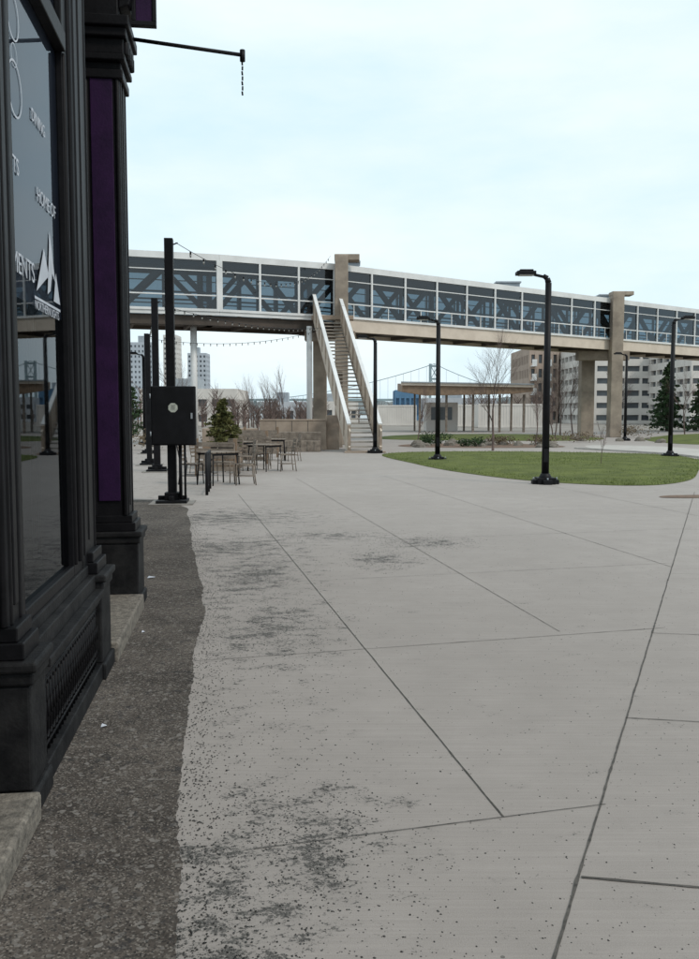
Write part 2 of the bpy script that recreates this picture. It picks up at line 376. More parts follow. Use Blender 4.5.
q.box(-1.0,-0.02,3.64,5.12,0,0.10).box(-1.0,-0.13,3.64,5.12,0.10,0.50).box(-1.0,-0.03,3.64,5.12,0.47,0.52)
q.box(-1.0,0.0,3.64,5.12,0.52,0.56).box(-1.0,-0.05,3.64,5.12,0.56,0.64).box(-0.9,-0.09,3.64,5.12,0.64,0.70); q.done()
q=Part('grille',M_BLACK,B)
yy=3.70
while yy<5.08:
    q.cyl((-0.06,yy,0.10),(-0.06,yy,0.47),0.010,n=8)
    for k in range(8):
        a0=math.pi*k/8; a1=math.pi*(k+1)/8; r=0.026
        q.cyl((-0.055,yy+0.03-math.cos(a0)*r,0.40+math.sin(a0)*r),(-0.055,yy+0.03-math.cos(a1)*r,0.40+math.sin(a1)*r),0.006,n=5,cap=False)
        q.cyl((-0.055,yy+0.03-math.cos(a0)*r,0.19-math.sin(a0)*r),(-0.055,yy+0.03-math.cos(a1)*r,0.19-math.sin(a1)*r),0.006,n=5,cap=False)
    q.cyl((-0.055,yy+0.03,0.26),(-0.045,yy+0.03,0.34),0.014,0.003,n=6)
    yy+=0.06
q.cyl((-0.055,3.64,0.14),(-0.055,5.12,0.14),0.008,n=6).cyl((-0.055,3.64,0.435),(-0.055,5.12,0.435),0.008,n=6)
q.done()
q=Part('window_frame',M_BLACK,B,0.006)
q.box(-0.28,-0.105,3.62,3.68,0.70,9.5).box(-0.28,-0.105,4.78,5.02,0.70,9.5).box(-0.28,-0.105,3.68,4.78,0.70,0.76)
q.box(-0.28,-0.085,3.68,4.78,3.50,3.60).box(-0.28,-0.10,3.68,4.78,5.1,5.3)
q.cyl((-0.105,4.80,0.76),(-0.105,4.80,3.5),0.016,n=8).cyl((-0.103,4.92,0.76),(-0.103,4.92,9),0.02,n=8)
q.done()
GX=-0.135
q=Part('window_glass',M_SHOPG,B); q.poly([(GX,3.67,0.74),(GX,4.79,0.74),(GX,4.79,3.52),(GX,3.67,3.52)])
q.poly([(GX,3.67,3.58),(GX,4.79,3.58),(GX,4.79,5.12),(GX,3.67,5.12)]); q.done()
q=Part('window_film',M_NAVY,B); q.poly([(GX-.007,3.67,2.10),(GX-.007,4.79,2.10),(GX-.007,4.79,3.52),(GX-.007,3.67,3.52)]).poly([(GX-.007,3.67,3.6),(GX-.007,4.79,3.6),(GX-.007,4.79,5.1),(GX-.007,3.67,5.1)]); q.done()
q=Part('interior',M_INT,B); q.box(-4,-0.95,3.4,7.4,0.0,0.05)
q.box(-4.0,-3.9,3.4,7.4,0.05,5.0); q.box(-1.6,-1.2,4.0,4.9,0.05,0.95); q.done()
q=Part('mountain_decal',M_DECAL,B)
X=GX+0.004
def tri(pts): q.poly([(X,y,z) for y,z in pts])
mz=2.17; my=4.42
def mt(y,z): return (my+y*1.0,mz+z*0.85)
tri([mt(-0.26,0),mt(-0.08,0.27),mt(-0.05,0.10)]); tri([mt(-0.05,0.10),mt(-0.08,0.27),mt(0.02,0.13)])
tri([mt(-0.02,0.02),mt(0.06,0.40),mt(0.05,0.05)]); tri([mt(0.06,0.40),mt(0.17,0.12),mt(0.10,0.16),mt(0.05,0.05)])
tri([mt(0.12,0),mt(0.19,0.18),mt(0.28,0)])
tri([mt(-0.30,-0.03),mt(0.28,-0.03),mt(0.28,-0.045),mt(-0.30,-0.045)])
for (cy_,cz_,r) in ((3.86,3.28,0.10),(3.86,2.98,0.12),(3.86,3.12,0.05)):
    for k in range(24):
        a0=2*math.pi*k/24;a1=2*math.pi*(k+1)/24
        tri([(cy_+math.cos(a0)*r,cz_+math.sin(a0)*r),(cy_+math.cos(a1)*r,cz_+math.sin(a1)*r),(cy_+math.cos(a1)*r*.92,cz_+math.sin(a1)*r*.92),(cy_+math.cos(a0)*r*.92,cz_+math.sin(a0)*r*.92)])
q.done()
def lettering(txt,y,z,size,nm):
    c=bpy.data.curves.new(nm,'FONT'); c.body=txt; c.size=size; c.extrude=0.0005
    o=bpy.data.objects.new(nm,c); COL.objects.link(o); o.data.materials.append(M_DECAL)
    o.parent=B; o.rotation_euler=(math.pi/2,0,math.pi/2); o.location=(GX+0.005,y,z)
lettering('HOME OF',4.22,2.60,0.095,'lettering_a'); lettering('MENTS',3.72,2.20,0.13,'lettering_b')
lettering('NORTHERN LIGHTS',4.12,2.085,0.06,'lettering_c'); lettering('NTS',3.70,2.62,0.10,'lettering_d'); lettering('DINING',4.15,2.95,0.08,'lettering_e')
q=Part('entrance_step',M_STONE,B,0.012); q.box(-1.2,0.02,5.50,7.02,0,0.13); q.done()
q=Part('entrance_door',M_BLACK,B,0.006); q.box(-1.1,-1.0,5.5,7.02,0.13,5.2).box(-1.0,-0.96,5.62,5.72,0.13,2.6).box(-1.0,-0.96,6.8,6.9,0.13,2.6).box(-1.0,-0.96,5.72,6.8,2.5,2.6).box(-1.0,-0.955,5.72,6.8,0.13,0.5)
q.cyl((-0.93,6.0,1.0),(-0.93,6.0,1.3),0.012); q.done()
q=Part('near_step',M_STONE,B,0.015); q.box(-1.2,0.02,1.6,3.325,0,0.12); q.done()
q=Part('upper_wall',M_DUSTY,B,0.01)
q.box(-9,-0.35,-5,3.3,0,9.5).box(-9,-4.0,3.3,7.45,0,9.5).box(-4.0,-0.22,3.8,7.05,5.3,9.5)
q.box(-9,-0.80,7.45,12.0,0,9.5)
q.box(-9,-0.74,7.45,12.06,5.55,5.75).box(-9,-0.70,7.45,12.10,6.0,6.12).box(-9,-0.76,7.45,12.03,4.75,4.85).box(-9,-0.77,7.45,12.02,3.0,3.1)
q.box(-9,-0.76,11.6,12.03,0,0.8).done()
q=Part('rear_windows',M_DARKW,B)
for k in range(4): q.box(-0.82,-0.79,7.8+k*1.02,8.5+k*1.02,0.8,2.8)
q.done()
q=Part('rod_bracket',M_POLE,B); q.cyl((-0.12,7.3,4.62),(0.86,7.3,4.53),0.016,n=8).cyl((0.86,7.3,4.57),(0.86,7.3,4.48),0.022,n=8).cyl((-0.10,7.3,4.69),(-0.10,7.3,4.55),0.05,n=8)
for k in range(7): q.cyl((0.855+0.004*(k%2),7.3,4.48-k*0.04),(0.858,7.3,4.45-k*0.04),0.008,n=6)
q.done()
S=empty('hanging_sign',(-1.68,7.15,5.10),AZ)
q=Part('panel',M_PURPLE,S,0.005); q.box(-0.02,0.11,-0.02,0.02,-0.40,0.6).done()
q=Part('frame',M_POLE,S,0.004); q.box(-0.10,0.14,-0.03,0.03,-0.43,-0.395).box(0.11,0.14,-0.03,0.03,-0.395,0.6).box(-0.05,-0.02,-0.03,0.03,-0.395,0.6).done()

# ------------------------------------------------------------ street lamps
def lamp(x,y,side,H=4.7,rz=0.0):
    e=empty('street_lamp',(x,y,0),rz)
    q=Part('base',M_POLE,e,0.01)
    q.box(-0.30,0.30,-0.10,0.10,0,0.10).box(-0.10,0.10,-0.30,0.30,0,0.104).box(-0.20,0.20,-0.20,0.20,0.0,0.15)
    q.cyl((0,0,0.15),(0,0,0.24),0.15,0.10,n=12); q.done()
    q=Part('bolts',M_ROOFG,e)
    for sx,sy in ((-.26,0),(.26,0),(0,.26),(0,-.26)): q.cyl((sx,sy,0.10),(sx,sy,0.15),0.018,n=6)
    q.done()
    q=Part('pole',M_POLE,e); q.cyl((0,0,0.2),(0,0,H-0.22),0.085,0.07,n=12).cyl((0,0,H-0.22),(side*0.03,0,H-0.12),0.07,0.06,n=12); q.cyl((side*0.03,0,H-0.12),(side*0.12,0,H-0.06),0.06,0.045,n=10)
    q.box(-0.05,0.05,-0.09,-0.07,0.5,0.8); q.done()
    q=Part('arm',M_POLE,e); q.beam((side*0.05,0,H-0.10),(side*0.40,0,H-0.02),0.07,0.05); q.done()
    q=Part('lamp_head',M_POLE,e,0.01)
    s0,s1=sorted((side*0.30,side*0.72))
    q.box(s0,s1,-0.14,0.14,H-0.045,H+0.03).box(s0+0.07,s1-0.05,-0.09,0.09,H+0.03,H+0.07); q.done()
    q=Part('lens',M_LENS,e); q.box(s0+0.06,s1-0.04,-0.10,0.10,H-0.06,H-0.046); q.done()
lamp(4.42,19.5,-1); lamp(2.92,28.7,-1); lamp(1.02,34.5,-1,4.6); lamp(11.6,31.3,1,5.0); lamp(15.9,50,-1,5.0); lamp(-10.4,44,-1,4.6)

# ------------------------------------------------------------ string-light poles
def slpole(x,y,H,w=0.17):
    e=empty('string_light_pole',(x,y,0),0.1)
    q=Part('pole',M_POLE,e,0.01); h=w/2; q.box(-h,h,-h,h,0.05,H); q.done()
    q=Part('base',M_POLE,e,0.01); q.box(-0.27,0.27,-0.27,0.27,0.02,0.07).box(-0.25,0.25,-0.04,0.04,0.07,0.14).box(-0.04,0.04,-0.25,0.25,0.07,0.143).box(-0.13,0.13,-0.13,0.13,0.0,0.20); q.done()
    q=Part('concrete_pad',M_PAD,e); q.box(-0.38,0.38,-0.38,0.38,-0.03,0.02); q.done()
    q=Part('hook',M_POLE,e); q.cyl((h,0,H-0.1),(h+0.08,0,H-0.07),0.012,n=6); q.done()
slpole(-3.14,15.3,4.62,0.15); slpole(-5.25,23.6,4.68); slpole(-7.9,34,4.68); slpole(-6.15,26.6,4.0,0.15)
e=empty('electrical_box',(-3.06,15.12,0),0.12)
q=Part('cabinet',M_POLE,e,0.012); q.box(-0.38,0.38,-0.16,0.10,1.04,2.06); q.box(-0.36,0.36,-0.175,-0.16,1.06,2.04); q.done()
q=Part('hinges_and_latch',M_ROOFG,e)
for z in (1.2,1.85): q.cyl((-0.385,-0.17,z),(-0.385,-0.17,z+0.08),0.012,n=6)
q.box(0.30,0.33,-0.195,-0.175,1.5,1.6); q.done()
q=Part('octagonal_label',M_SILVER,e)
q.poly([(-0.0+0.085*math.cos(math.pi/8+k*math.pi/4),-0.179,1.69+0.085*math.sin(math.pi/8+k*math.pi/4)) for k in range(8)]); q.done()
q=Part('label_print',M_POLE,e); q.box(-0.03,0.03,-0.1805,-0.1795,1.66,1.668).box(-0.035,0.035,-0.1805,-0.1795,1.69,1.70).box(-0.03,0.03,-0.1805,-0.1795,1.72,1.728); q.done()
q=Part('bracket_and_conduit',M_POLE,e); q.box(-0.12,0.12,0.09,0.14,1.2,1.3).box(-0.12,0.12,0.09,0.14,1.8,1.9).cyl((0.1,0.0,0.1),(0.1,0.0,1.05),0.03,n=8).cyl((0.18,0.0,0.1),(0.18,0.0,1.05),0.02,n=8); q.done()

def wire(name,a,b,sag,bulb=True,r=0.012):
    e=empty(name); q=Part('cable',M_POLE,e); bl=Part('bulbs',M_BULB,e); so=Part('sockets',M_POLE,e)
    a=Vector(a);b=Vector(b);n=28;prev=None
    for i in range(n+1):
        t=i/n; p_=a.lerp(b,t); p_.z-=sag*4*t*(1-t)
        if prev is not None: q.cyl(prev,p_,r,n=5,cap=False)
        if bulb and 0<i<n:
            so.cyl(p_,p_-Vector((0,0,0.06)),0.018,n=6); bl.cyl(p_-Vector((0,0,0.06)),p_-Vector((0,0,0.11)),0.022,0.014,n=6)
        prev=p_
    q.done()
    if bulb: bl.done(); so.done()
wire('string_lights',(-3.02,15.3,4.55),(-0.95,43.6,9.35),1.0,True,0.006)
wire('string_lights',(-5.25,23.6,4.55),(-1.2,42,5.7),0.3,True,.008)
wire('string_lights',(-7.9,34,4.5),(-1.5,42.5,5.6),0.4,True,.008)
wire('string_lights',(-5.25,23.6,4.5),(-7.9,34,4.5),0.3)

# ------------------------------------------------------------ pedway
PW=empty('pedestrian_bridge')
ZU,ZG,ZR,ZT=5.75,6.42,8.80,9.1; WID=3.4
pts=[(-24.0,36.3),(-6.2,41.8),(-0.7,44.4),(26.8,64.7),(52,83.5)]
fr=Part('white_frames',M_WHITE,PW); gl=Part('glazing',M_GLASS,PW); tr=Part('truss_members',M_TRUSS,PW)
cb=Part('floor_beams',M_CREAM,PW); rf=Part('roof_deck',M_ROOFG,PW); so=Part('soffit',M_SOFFIT,PW)
for si,(a_,b_) in enumerate(zip(pts[:-1],pts[1:])):
    a=Vector((*a_,0)); b=Vector((*b_,0)); d=(b-a); L=d.length; d.normalize(); nrm=Vector((-d.y,d.x,0))
    npan=max(1,round(L/2.35)); st=L/npan
    for side in (0,1):
        off=nrm*(WID*side); on=-nrm if side==0 else nrm
        A=a+off; Bp=b+off
        z=lambda v,h:(v.x,v.y,h)
        fr.beam(z(A,(ZR+ZT)/2),z(Bp,(ZR+ZT)/2),0.16,ZT-ZR)
        fr.beam(z(A+on*.02,ZG+0.05),z(Bp+on*.02,ZG+0.05),0.14,0.12)
        fr.beam(z(A+on*.01,ZG+0.74),z(Bp+on*.01,ZG+0.74),0.08,0.06)
        fr.beam(z(A+on*.01,ZR-0.50),z(Bp+on*.01,ZR-0.50),0.08,0.045)
        for i in range(npan+1):
            p_=A+d*st*i; wdt=0.28 if (i in (0,npan) and si<3) else 0.10
            fr.beam(z(p_+on*.015,ZG),z(p_+on*.015,ZR),0.13,wdt,up=d)
            if i<npan:
                pm=p_+d*st/2
                if si>=2: fr.beam(z(pm,ZG),z(pm,ZG+0.74),0.06,0.045,up=d)
        gl.poly([z(A,ZG+0.1),z(Bp,ZG+0.1),z(Bp,ZR),z(A,ZR)])
        inn=A-on*0.30
        for i in range(npan):
            p0=inn+d*st*i; p1=inn+d*st*(i+1)
            if i%2==0: tr.beam(z(p0,ZG+0.1),z(p1,ZR),0.16,0.24)
            else: tr.beam(z(p0,ZR),z(p1,ZG+0.1),0.16,0.24)
            tr.beam(z(p0,ZG),z(p0,ZR),0.10,0.14,up=d)
        tr.beam(z(inn,ZR-0.12),z(inn+d*L,ZR-0.12),0.14,0.24)
        tr.beam(z(inn,ZG+0.9),z(inn+d*L,ZG+0.9),0.06,0.08)
        if si>=2: cb.beam(z(A-on*0.12,(ZU+ZG)/2),z(Bp-on*0.12,(ZU+ZG)/2),0.25,ZG-ZU-0.02)
        else:
            fr.beam(z(A-on*.02,ZG-0.10),z(Bp-on*.02,ZG-0.10),0.12,0.16)
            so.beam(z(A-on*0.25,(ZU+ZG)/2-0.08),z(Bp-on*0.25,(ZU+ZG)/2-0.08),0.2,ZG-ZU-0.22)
    m=nrm*WID/2
    rf.beam((a+m-d*0.05).to_tuple()[:2]+(ZT-0.06,),(b+m).to_tuple()[:2]+(ZT-0.06,),WID+0.1,0.10)
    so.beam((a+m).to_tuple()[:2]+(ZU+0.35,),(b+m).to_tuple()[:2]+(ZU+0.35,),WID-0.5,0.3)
    k=int(L/2.35)
    for i in range(k):
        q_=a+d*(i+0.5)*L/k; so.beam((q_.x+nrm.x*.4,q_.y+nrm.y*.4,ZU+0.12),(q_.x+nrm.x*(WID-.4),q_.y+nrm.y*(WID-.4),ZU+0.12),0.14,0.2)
for x in (fr,gl,tr,cb,rf,so): x.done()
q=Part('roof_vents',M_ROOFG,PW,0.02)
def alongp(si,t,off=WID/2):
    a=Vector(pts[si]);b=Vector(pts[si+1]);d=(b-a).normalized();n=Vector((-d.y,d.x)); return a.lerp(b,t)+n*off
for si,t,sx in ((0,0.72,0.9),(2,0.05,0.55),(2,0.40,0.7),(2,0.68,0.55),(3,0.25,0.6)):
    c_=alongp(si,t,1.2); q.box(c_.x-sx,c_.x+sx,c_.y-0.5,c_.y+0.5,ZT,ZT+0.32); q.box(c_.x-sx*1.1,c_.x+sx*1.1,c_.y-0.6,c_.y+0.6,ZT+0.32,ZT+0.42)
q.done()
q=Part('piers',M_PIER,PW,0.03)
def pier(x,y,w,d,z0,z1): q.box(x-w/2,x+w/2,y-d/2,y+d/2,z0,z1)
pier(-0.40,44.15,0.66,0.9,0,9.45); q.box(-0.75,0.5,43.8,44.6,9.2,9.5)
pier(-1.55,45.8,0.7,0.8,0,5.9)
q.box(-2.3,0.3,44.65,45.4,5.3,5.78)
pier(17.5,57.4,0.75,0.9,0,9.45); q.box(17.1,18.5,57.0,57.9,9.25,9.5)
pier(16.3,59.9,0.9,0.9,0,5.9)
q.box(15.2,18.6,57.9,58.7,5.1,5.72)
q.done()
q=Part('steel_columns',M_WHITE,PW); q.cyl((-7.6,42.6,0),(-7.6,42.6,5.9),0.16,n=12).cyl((-13.5,41.5,0),(-13.5,41.5,5.9),0.16,n=12).cyl((-2.0,43.5,0),(-2.0,43.5,5.9),0.14,n=12).done()

# ------------------------------------------------------------ stair
ST=empty('staircase')
T=Vector((-1.13,43.9,6.4)); Bt=Vector((0.62,35.3,0.0)); hd=Vector((Bt.x-T.x,Bt.y-T.y,0)); L=hd.length; hd.normalize(); rt=Vector((hd.y,-hd.x,0))
W=0.60; N=34
q=Part('treads',M_TREAD,ST); nz=Part('nosings',M_BAND,ST)
for i in range(N):
    t=(i+0.5)/N; c_=T.lerp(Bt,t); zt=6.4*(1-(i+1)/N)+0.02; dep=L/N
    a=c_-rt*W; b=c_+rt*W
    q.beam((a.x,a.y,zt),(b.x,b.y,zt),dep*1.05,0.05)
    f=hd*(dep/2)
    nz.beam((a.x+f.x,a.y+f.y,zt+0.005),(b.x+f.x,b.y+f.y,zt+0.005),0.05,0.05)
q.done(); nz.done()
q=Part('stringers_and_parapets',M_CREAM,ST); hr=Part('handrails',M_WHITE,ST); ps=Part('balusters',M_TANC,ST)
for s in (-1,1):
    o=rt*(W+0.05)*s
    a=T+o; b=Bt+o
    q.beam(a+Vector((0,0,0.0)),b+Vector((0,0,0.05)),0.09,0.42)
    q.beam(a+Vector((0,0,0.95)),b+Vector((0,0,1.0)),0.10,0.18)
    hr.beam(a+Vector((0,0,1.09)),b+Vector((0,0,1.14)),0.16,0.06)
    q.beam(a+Vector((0,0,0.52)),b+Vector((0,0,0.57)),0.06,0.72)
    for i in range(0,11):
        c_=a.lerp(b,i/10); ps.beam((c_.x,c_.y,c_.z),(c_.x,c_.y,c_.z+1.1),0.12,0.12,up=hd)
q.done(); hr.done(); ps.done()
q=Part('landing',M_TANC,ST); q.box(-1.9,0.2,43.6,44.3,6.25,6.45); q.box(-0.2,1.45,34.6,35.4,0,0.06); q.done()
q=Part('support_post',M_PIER,ST,0.02); q.box(-0.62,-0.32,40.3,40.6,0,3.5); q.done()

# ------------------------------------------------------------ walls, plaza furniture
e=empty('retaining_wall')
q=Part('wall',M_TANC,e,0.02); q.box(-3.9,-1.0,37.6,38.2,0,1.25).box(-6.2,-3.92,36.4,37.0,0,0.95).box(-3.9,-1.0,37.58,37.64,1.25,1.33).box(-1.0,-0.45,37.8,38.4,0,1.5); q.done()
q=Part('wall_joints',M_JOINT,e)
for x in (-3.2,-2.5,-1.8): q.box(x-0.012,x+0.012,37.594,37.6,0,1.25)
q.done()
e=empty('seating_terrace')
q=Part('timber_tiers',M_WOODG,e,0.02); q.box(-4.6,-1.2,35.6,36.2,0,0.45).box(-4.6,-1.2,36.2,36.9,0,0.8); q.done()
q=Part('slat_gaps',M_JOINT,e)
for i in range(12): q.box(-4.55+i*0.28,-4.53+i*0.28,35.59,35.60,0.03,0.42)
q.done()
def slat_fence(x0,y0,x1,y1,h,name='timber_fence'):
    e=empty(name); q=Part('slats',M_WOODG,e); a=Vector((x0,y0,0));b=Vector((x1,y1,0));n=5
    for i in range(n):
        zz=0.12+i*(h-0.12)/n; q.beam((a.x,a.y,zz+0.06),(b.x,b.y,zz+0.06),0.03,0.11)
    q.done(); q=Part('posts',M_WOOD,e)
    L=(b-a).length; k=max(2,int(L/1.2)+1)
    for i in range(k):
        c_=a.lerp(b,i/(k-1)); q.box(c_.x-.045,c_.x+.045,c_.y+.02,c_.y+.11,0,h+0.05)
    q.done()
slat_fence(-5.0,31.5,-2.6,31.2,1.05); slat_fence(-4.3,27.4,-2.6,27.1,1.0); slat_fence(-3.9,22.0,-2.9,21.9,0.9)
def table(x,y,s=1.0):
    e=empty('patio_table',(x,y,0),U(0,1)); q=Part('top',M_WOODG,e,0.008)
    for i in range(6): q.box(-0.36+i*0.122,-0.36+i*0.122+0.11,-0.36,0.36,0.71,0.74)
    q.done(); q=Part('legs',M_POLE,e)
    for sx,sy in ((-1,-1),(1,-1),(1,1),(-1,1)): q.cyl((sx*.30,sy*.30,0.71),(sx*.34,sy*.34,0),0.016,n=6)
    q.box(-.33,.33,-.33,-.30,0.66,0.705).box(-.33,.33,.30,.33,0.66,0.705); q.done()
def chair(x,y,rz,m=None):
    e=empty('patio_chair',(x,y,0),rz); m=m or M_WOODG
    q=Part('frame',m,e)
    for sx in (-.2,.2):
        q.cyl((sx,-.2,0),(sx,-.18,.45),0.013,n=6).cyl((sx,.24,0),(sx,.19,.45),0.013,n=6).cyl((sx,.19,.45),(sx,.27,.88),0.013,n=6)
        q.cyl((sx,-.18,.45),(sx,.19,.45),0.013,n=6)
        q.cyl((sx,-.19,.2),(sx,.22,.2),0.01,n=6)
    q.cyl((-.2,.27,.88),(.2,.27,.88),0.013,n=6); q.done()
    q=Part('seat_slats',M_WOODG,e)
    for i in range(5): q.box(-.2,.2,-.19+i*.078,-.125+i*.078,.455,.475)
    q.done(); q=Part('back_slats',M_WOODG,e)
    for i in range(4): q.beam((-.2,.20+i*.017,.56+i*.09),(.2,.20+i*.017,.56+i*.09),0.02,0.06)
    q.done()
for (x,y) in ((-2.95,19.4),(-3.35,23.0),(-2.35,24.0),(-3.3,26.3),(-2.5,29.0),(-3.9,29.6)):
    table(x,y); chair(x-.6,y+.05,1.5+U(-.3,.3),M_POLE if R()<.4 else None); chair(x+.6,y-.1,-1.5+U(-.3,.3)); chair(x+U(-.2,.2),y+.6,U(-.4,.4)); 
e=empty('metal_railing',(-2.78,16.8,0),0.12)
q=Part('rail_frame',M_POLE,e)
for y in (0,0.75,1.5): q.cyl((0,y,0),(0,y,0.82),0.03,n=8)
q.cyl((0,0,0.80),(0,1.5,0.80),0.024,n=8).cyl((0,0,0.15),(0,1.5,0.15),0.015,n=8)
for i in range(14): q.cyl((0,0.05+i*0.105,0.15),(0,0.05+i*0.105,0.80),0.008,n=5)
q.done()
q=Part('boulders',M_STONE)
def rock(x,y,s):
    i=len(q.v); n=7
    for k in range(3):
        zz=s*(0,0.45,0.75)[k]; rr=s*(1,0.85,0.4)[k]
        for a_ in range(n): t=a_*6.283/n; q.v.append((x+math.cos(t)*rr*U(.8,1.2),y+math.sin(t)*rr*U(.8,1.2),zz*U(.85,1.1)))
    for k in range(2):
        for a_ in range(n): q.f.append((i+k*n+a_,i+k*n+(a_+1)%n,i+(k+1)*n+(a_+1)%n,i+(k+1)*n+a_)); q.sm.append(False)
    q.f.append(tuple(i+2*n+a_ for a_ in range(n))); q.sm.append(False)
for _ in range(22): rock(U(3,10),U(39.8,45),U(.12,.38))
for _ in range(10): rock(U(11.5,20),U(44,52),U(.15,.4))
q.done()
def leaf(P,x,y,z,s):
    a=Vector((U(-1,1),U(-1,1),U(-1,1))).normalized(); b=a.cross(Vector((U(-1,1),U(-1,1),U(-1,1)))).normalized(); s=s*U(.6,1.3)
    c=Vector((x,y,z)); i=len(P.v); P.v+=[tuple(c-a*s),tuple(c+b*s*.45),tuple(c+a*s),tuple(c-b*s*.45)]; P.f.append((i,i+1,i+2,i+3)); P.sm.append(False)
def foliage(P,c,rad,num,size,zflat=1.0):
    for _ in range(num):
        th=U(0,6.28); ph=math.acos(U(-1,1)); r=R()**0.4
        leaf(P,c[0]+rad*r*math.sin(ph)*math.cos(th),c[1]+rad*r*math.sin(ph)*math.sin(th),c[2]+rad*zflat*r*math.cos(ph),size)
def conifer(x,y,h,r,z0=0.0,m=M_CONIF,name='pine_tree',dens=1.0,lz=0.028):
    e=empty(name,(x,y,z0)); q=Part('trunk',M_BARK,e); q.cyl((0,0,0),(0,0,h*.95),h*.025,h*.004,n=7)
    f=Part('needles',m,e); nb=int(70*dens)
    for i in range(nb):
        t=(i+R())/nb; z=h*(0.06+0.92*t); rr=r*(1-t)**0.8*U(.6,1.1)+0.03; th=U(0,6.28)
        tip=Vector((math.cos(th)*rr,math.sin(th)*rr,z-rr*0.12+U(-.05,.05)*h)); base=Vector((0,0,z))
        q.cyl(base,tip,h*.006,h*.001,n=4,cap=False)
        for k in range(int(26*dens)):
            s=R()**0.6; p_=base.lerp(tip,s); w=rr*.22*(1.15-s)+h*0.01
            leaf(f,p_.x+U(-w,w),p_.y+U(-w,w),p_.z+U(-w,w)*.6,h*lz)
    q.done(); f.done()
e=empty('timber_planter',(-3.65,25.0,0)); q=Part('box',M_WOOD,e,0.01)
for i in range(4): q.box(-.5,.5,-.5,.5,0.02+i*.17,.17+i*.17)
q.done(); q=Part('soil',M_MULCH,e); q.box(-.45,.45,-.45,.45,.66,.70); q.done()
conifer(-3.65,25.0,1.4,0.72,0.62,M_CONIF2,'evergreen_shrub',1.5,0.04)
conifer(27.8,76,6.0,1.9,0,dens=1.3); conifer(30.3,74,5.4,2.0,0,dens=1.3); conifer(32.5,78,6.4,2.2,dens=1.2); conifer(-15,60,3.5,1.4); conifer(28.9,79,5.0,1.9)
def bare(x,y,h,spread=0.45,depth=5,m=M_TWIG,name='bare_tree',z0=0.0,r0=None,stems=1):
    e=empty(name,(x,y,z0)); q=Part('trunk_and_branches',m,e)
    def grow(p,d,l,r,k):
        segs=3
        for s in range(segs):
            d2=(d+Vector((U(-.13,.13),U(-.13,.13),U(-.03,.1)))).normalized(); p2=p+d2*l/segs; r2=r*0.86
            q.cyl(p,p2,r,r2,n=5 if k>1 else 3,cap=False)
            if k>0 and (s>0 or k<depth):
                for _ in range(2 if k<=2 else 1):
                    az=U(0,6.28); ax=Vector((math.cos(az),math.sin(az),0)); nd=(d2+ax*spread*U(.7,1.5)).normalized(); grow(p2,nd,l*U(.55,.72),r2*.6,k-1)
            p,d,r=p2,d2,r2
        if k>0: grow(p,d,l*.75,r*.8,k-1)
    for s in range(stems): grow(Vector((U(-.1,.1)*(stems>1),U(-.1,.1)*(stems>1),0)),Vector((U(-.1,.1)*stems,U(-.1,.1)*stems,1)).normalized(),h*.36,r0 or h*.011,depth)
    q.done()
bare(6.1,36.8,4.9,0.5,5,r0=.06)
bare(-3.6,39.5,3.4,0.3,4); bare(-2.9,42,3.8,0.3,4); bare(-5.6,40,3.0,.35,4); bare(3.6,46,3.2,.4,4); bare(12.3,52,4.6,.45,4)
bare(14.6,60,5.5,.45,4); bare(16.5,64,5.5,.45,4); bare(20.5,66,5.2,.45,4); bare(7.5,25.8,1.6,.3,3,r0=.012); bare(9.0,42,3.2,.35,4); bare(17.8,43,3.0,.4,4); bare(24,62,5,.5,4); bare(-9.5,50,5,.5,4)
bare(26.5,58,4.5,.5,4); bare(-4.6,44,3.6,.35,4); bare(13.4,57,4.6,.4,4); bare(21.5,70,5.5,.45,4)
M_SHR=mat('dry_shrub',(0.20,0.15,0.095),(0.09,0.07,0.045),0.9,scale=3)
def shrub(x,y,r,h,m,n=500,z0=0):
    P=Part('shrub',m)
    for _ in range(5): foliage(P,(x+U(-r,r)*.6,y+U(-r,r)*.6,z0+h*U(.35,.6)),r*U(.4,.7),n//5,0.06,h/r*.7)
    P.done()
for x,y,r,h in ((9.6,43.5,.9,.6),(12.5,47,1.2,.7),(4.8,47.5,.9,.6),(5.8,41.5,.7,.5),(7.6,43,.8,.55),(4.0,42.3,.6,.45),(18.5,56,1.2,.9),(20,62,1.5,1),(-6.5,38.5,1.0,1.1),(-4.6,38.8,0.9,1.0),(-8.5,37,1.1,1.0)): shrub(x,y,r,h,M_SHR if R()<.7 else M_CONIF)

# ------------------------------------------------------------ pavilion
e=empty('timber_pavilion')
q=Part('roof',M_WOOD,e,0.03)
rp=[(4.3,3.30),(4.3,3.98),(15.0,3.80),(15.0,3.35),(13.5,3.15),(6.2,3.0)]
n_=len(rp); q.v+=[(x,71,z) for x,z in rp]+[(x,78,z+0.25) for x,z in rp]
q.f.append(tuple(range(n_))[::-1]); q.f.append(tuple(range(n_,2*n_))); q.sm+=[False]*2
for k in range(n_): q.f.append((k,(k+1)%n_,(k+1)%n_+n_,k+n_)); q.sm.append(False)
q.done()
q=Part('roof_edge',M_CREAM,e); q.beam((4.2,70.9,3.96),(15.05,70.9,3.78),0.12,0.20); q.done()
q=Part('roof_coping',M_ROOFG,e); q.beam((4.2,70.85,4.11),(15.05,70.85,3.93),0.2,0.09); q.done()
q=Part('columns',M_WOODG,e)
for x in (5.8,8.0,10.2,12.4,14.4):
    q.box(x-.09,x+.09,71.6,71.8,0,3.12); q.box(x-.08,x+.08,77.2,77.4,0,3.3)
q.done()
q=Part('kiosk',M_PALE,e,0.02); q.box(6.6,9.3,74.5,77,0,2.5); q.done()
q=Part('kiosk_opening',M_DARKW,e); q.box(7.0,8.8,74.45,74.5,1.0,2.1); q.done()
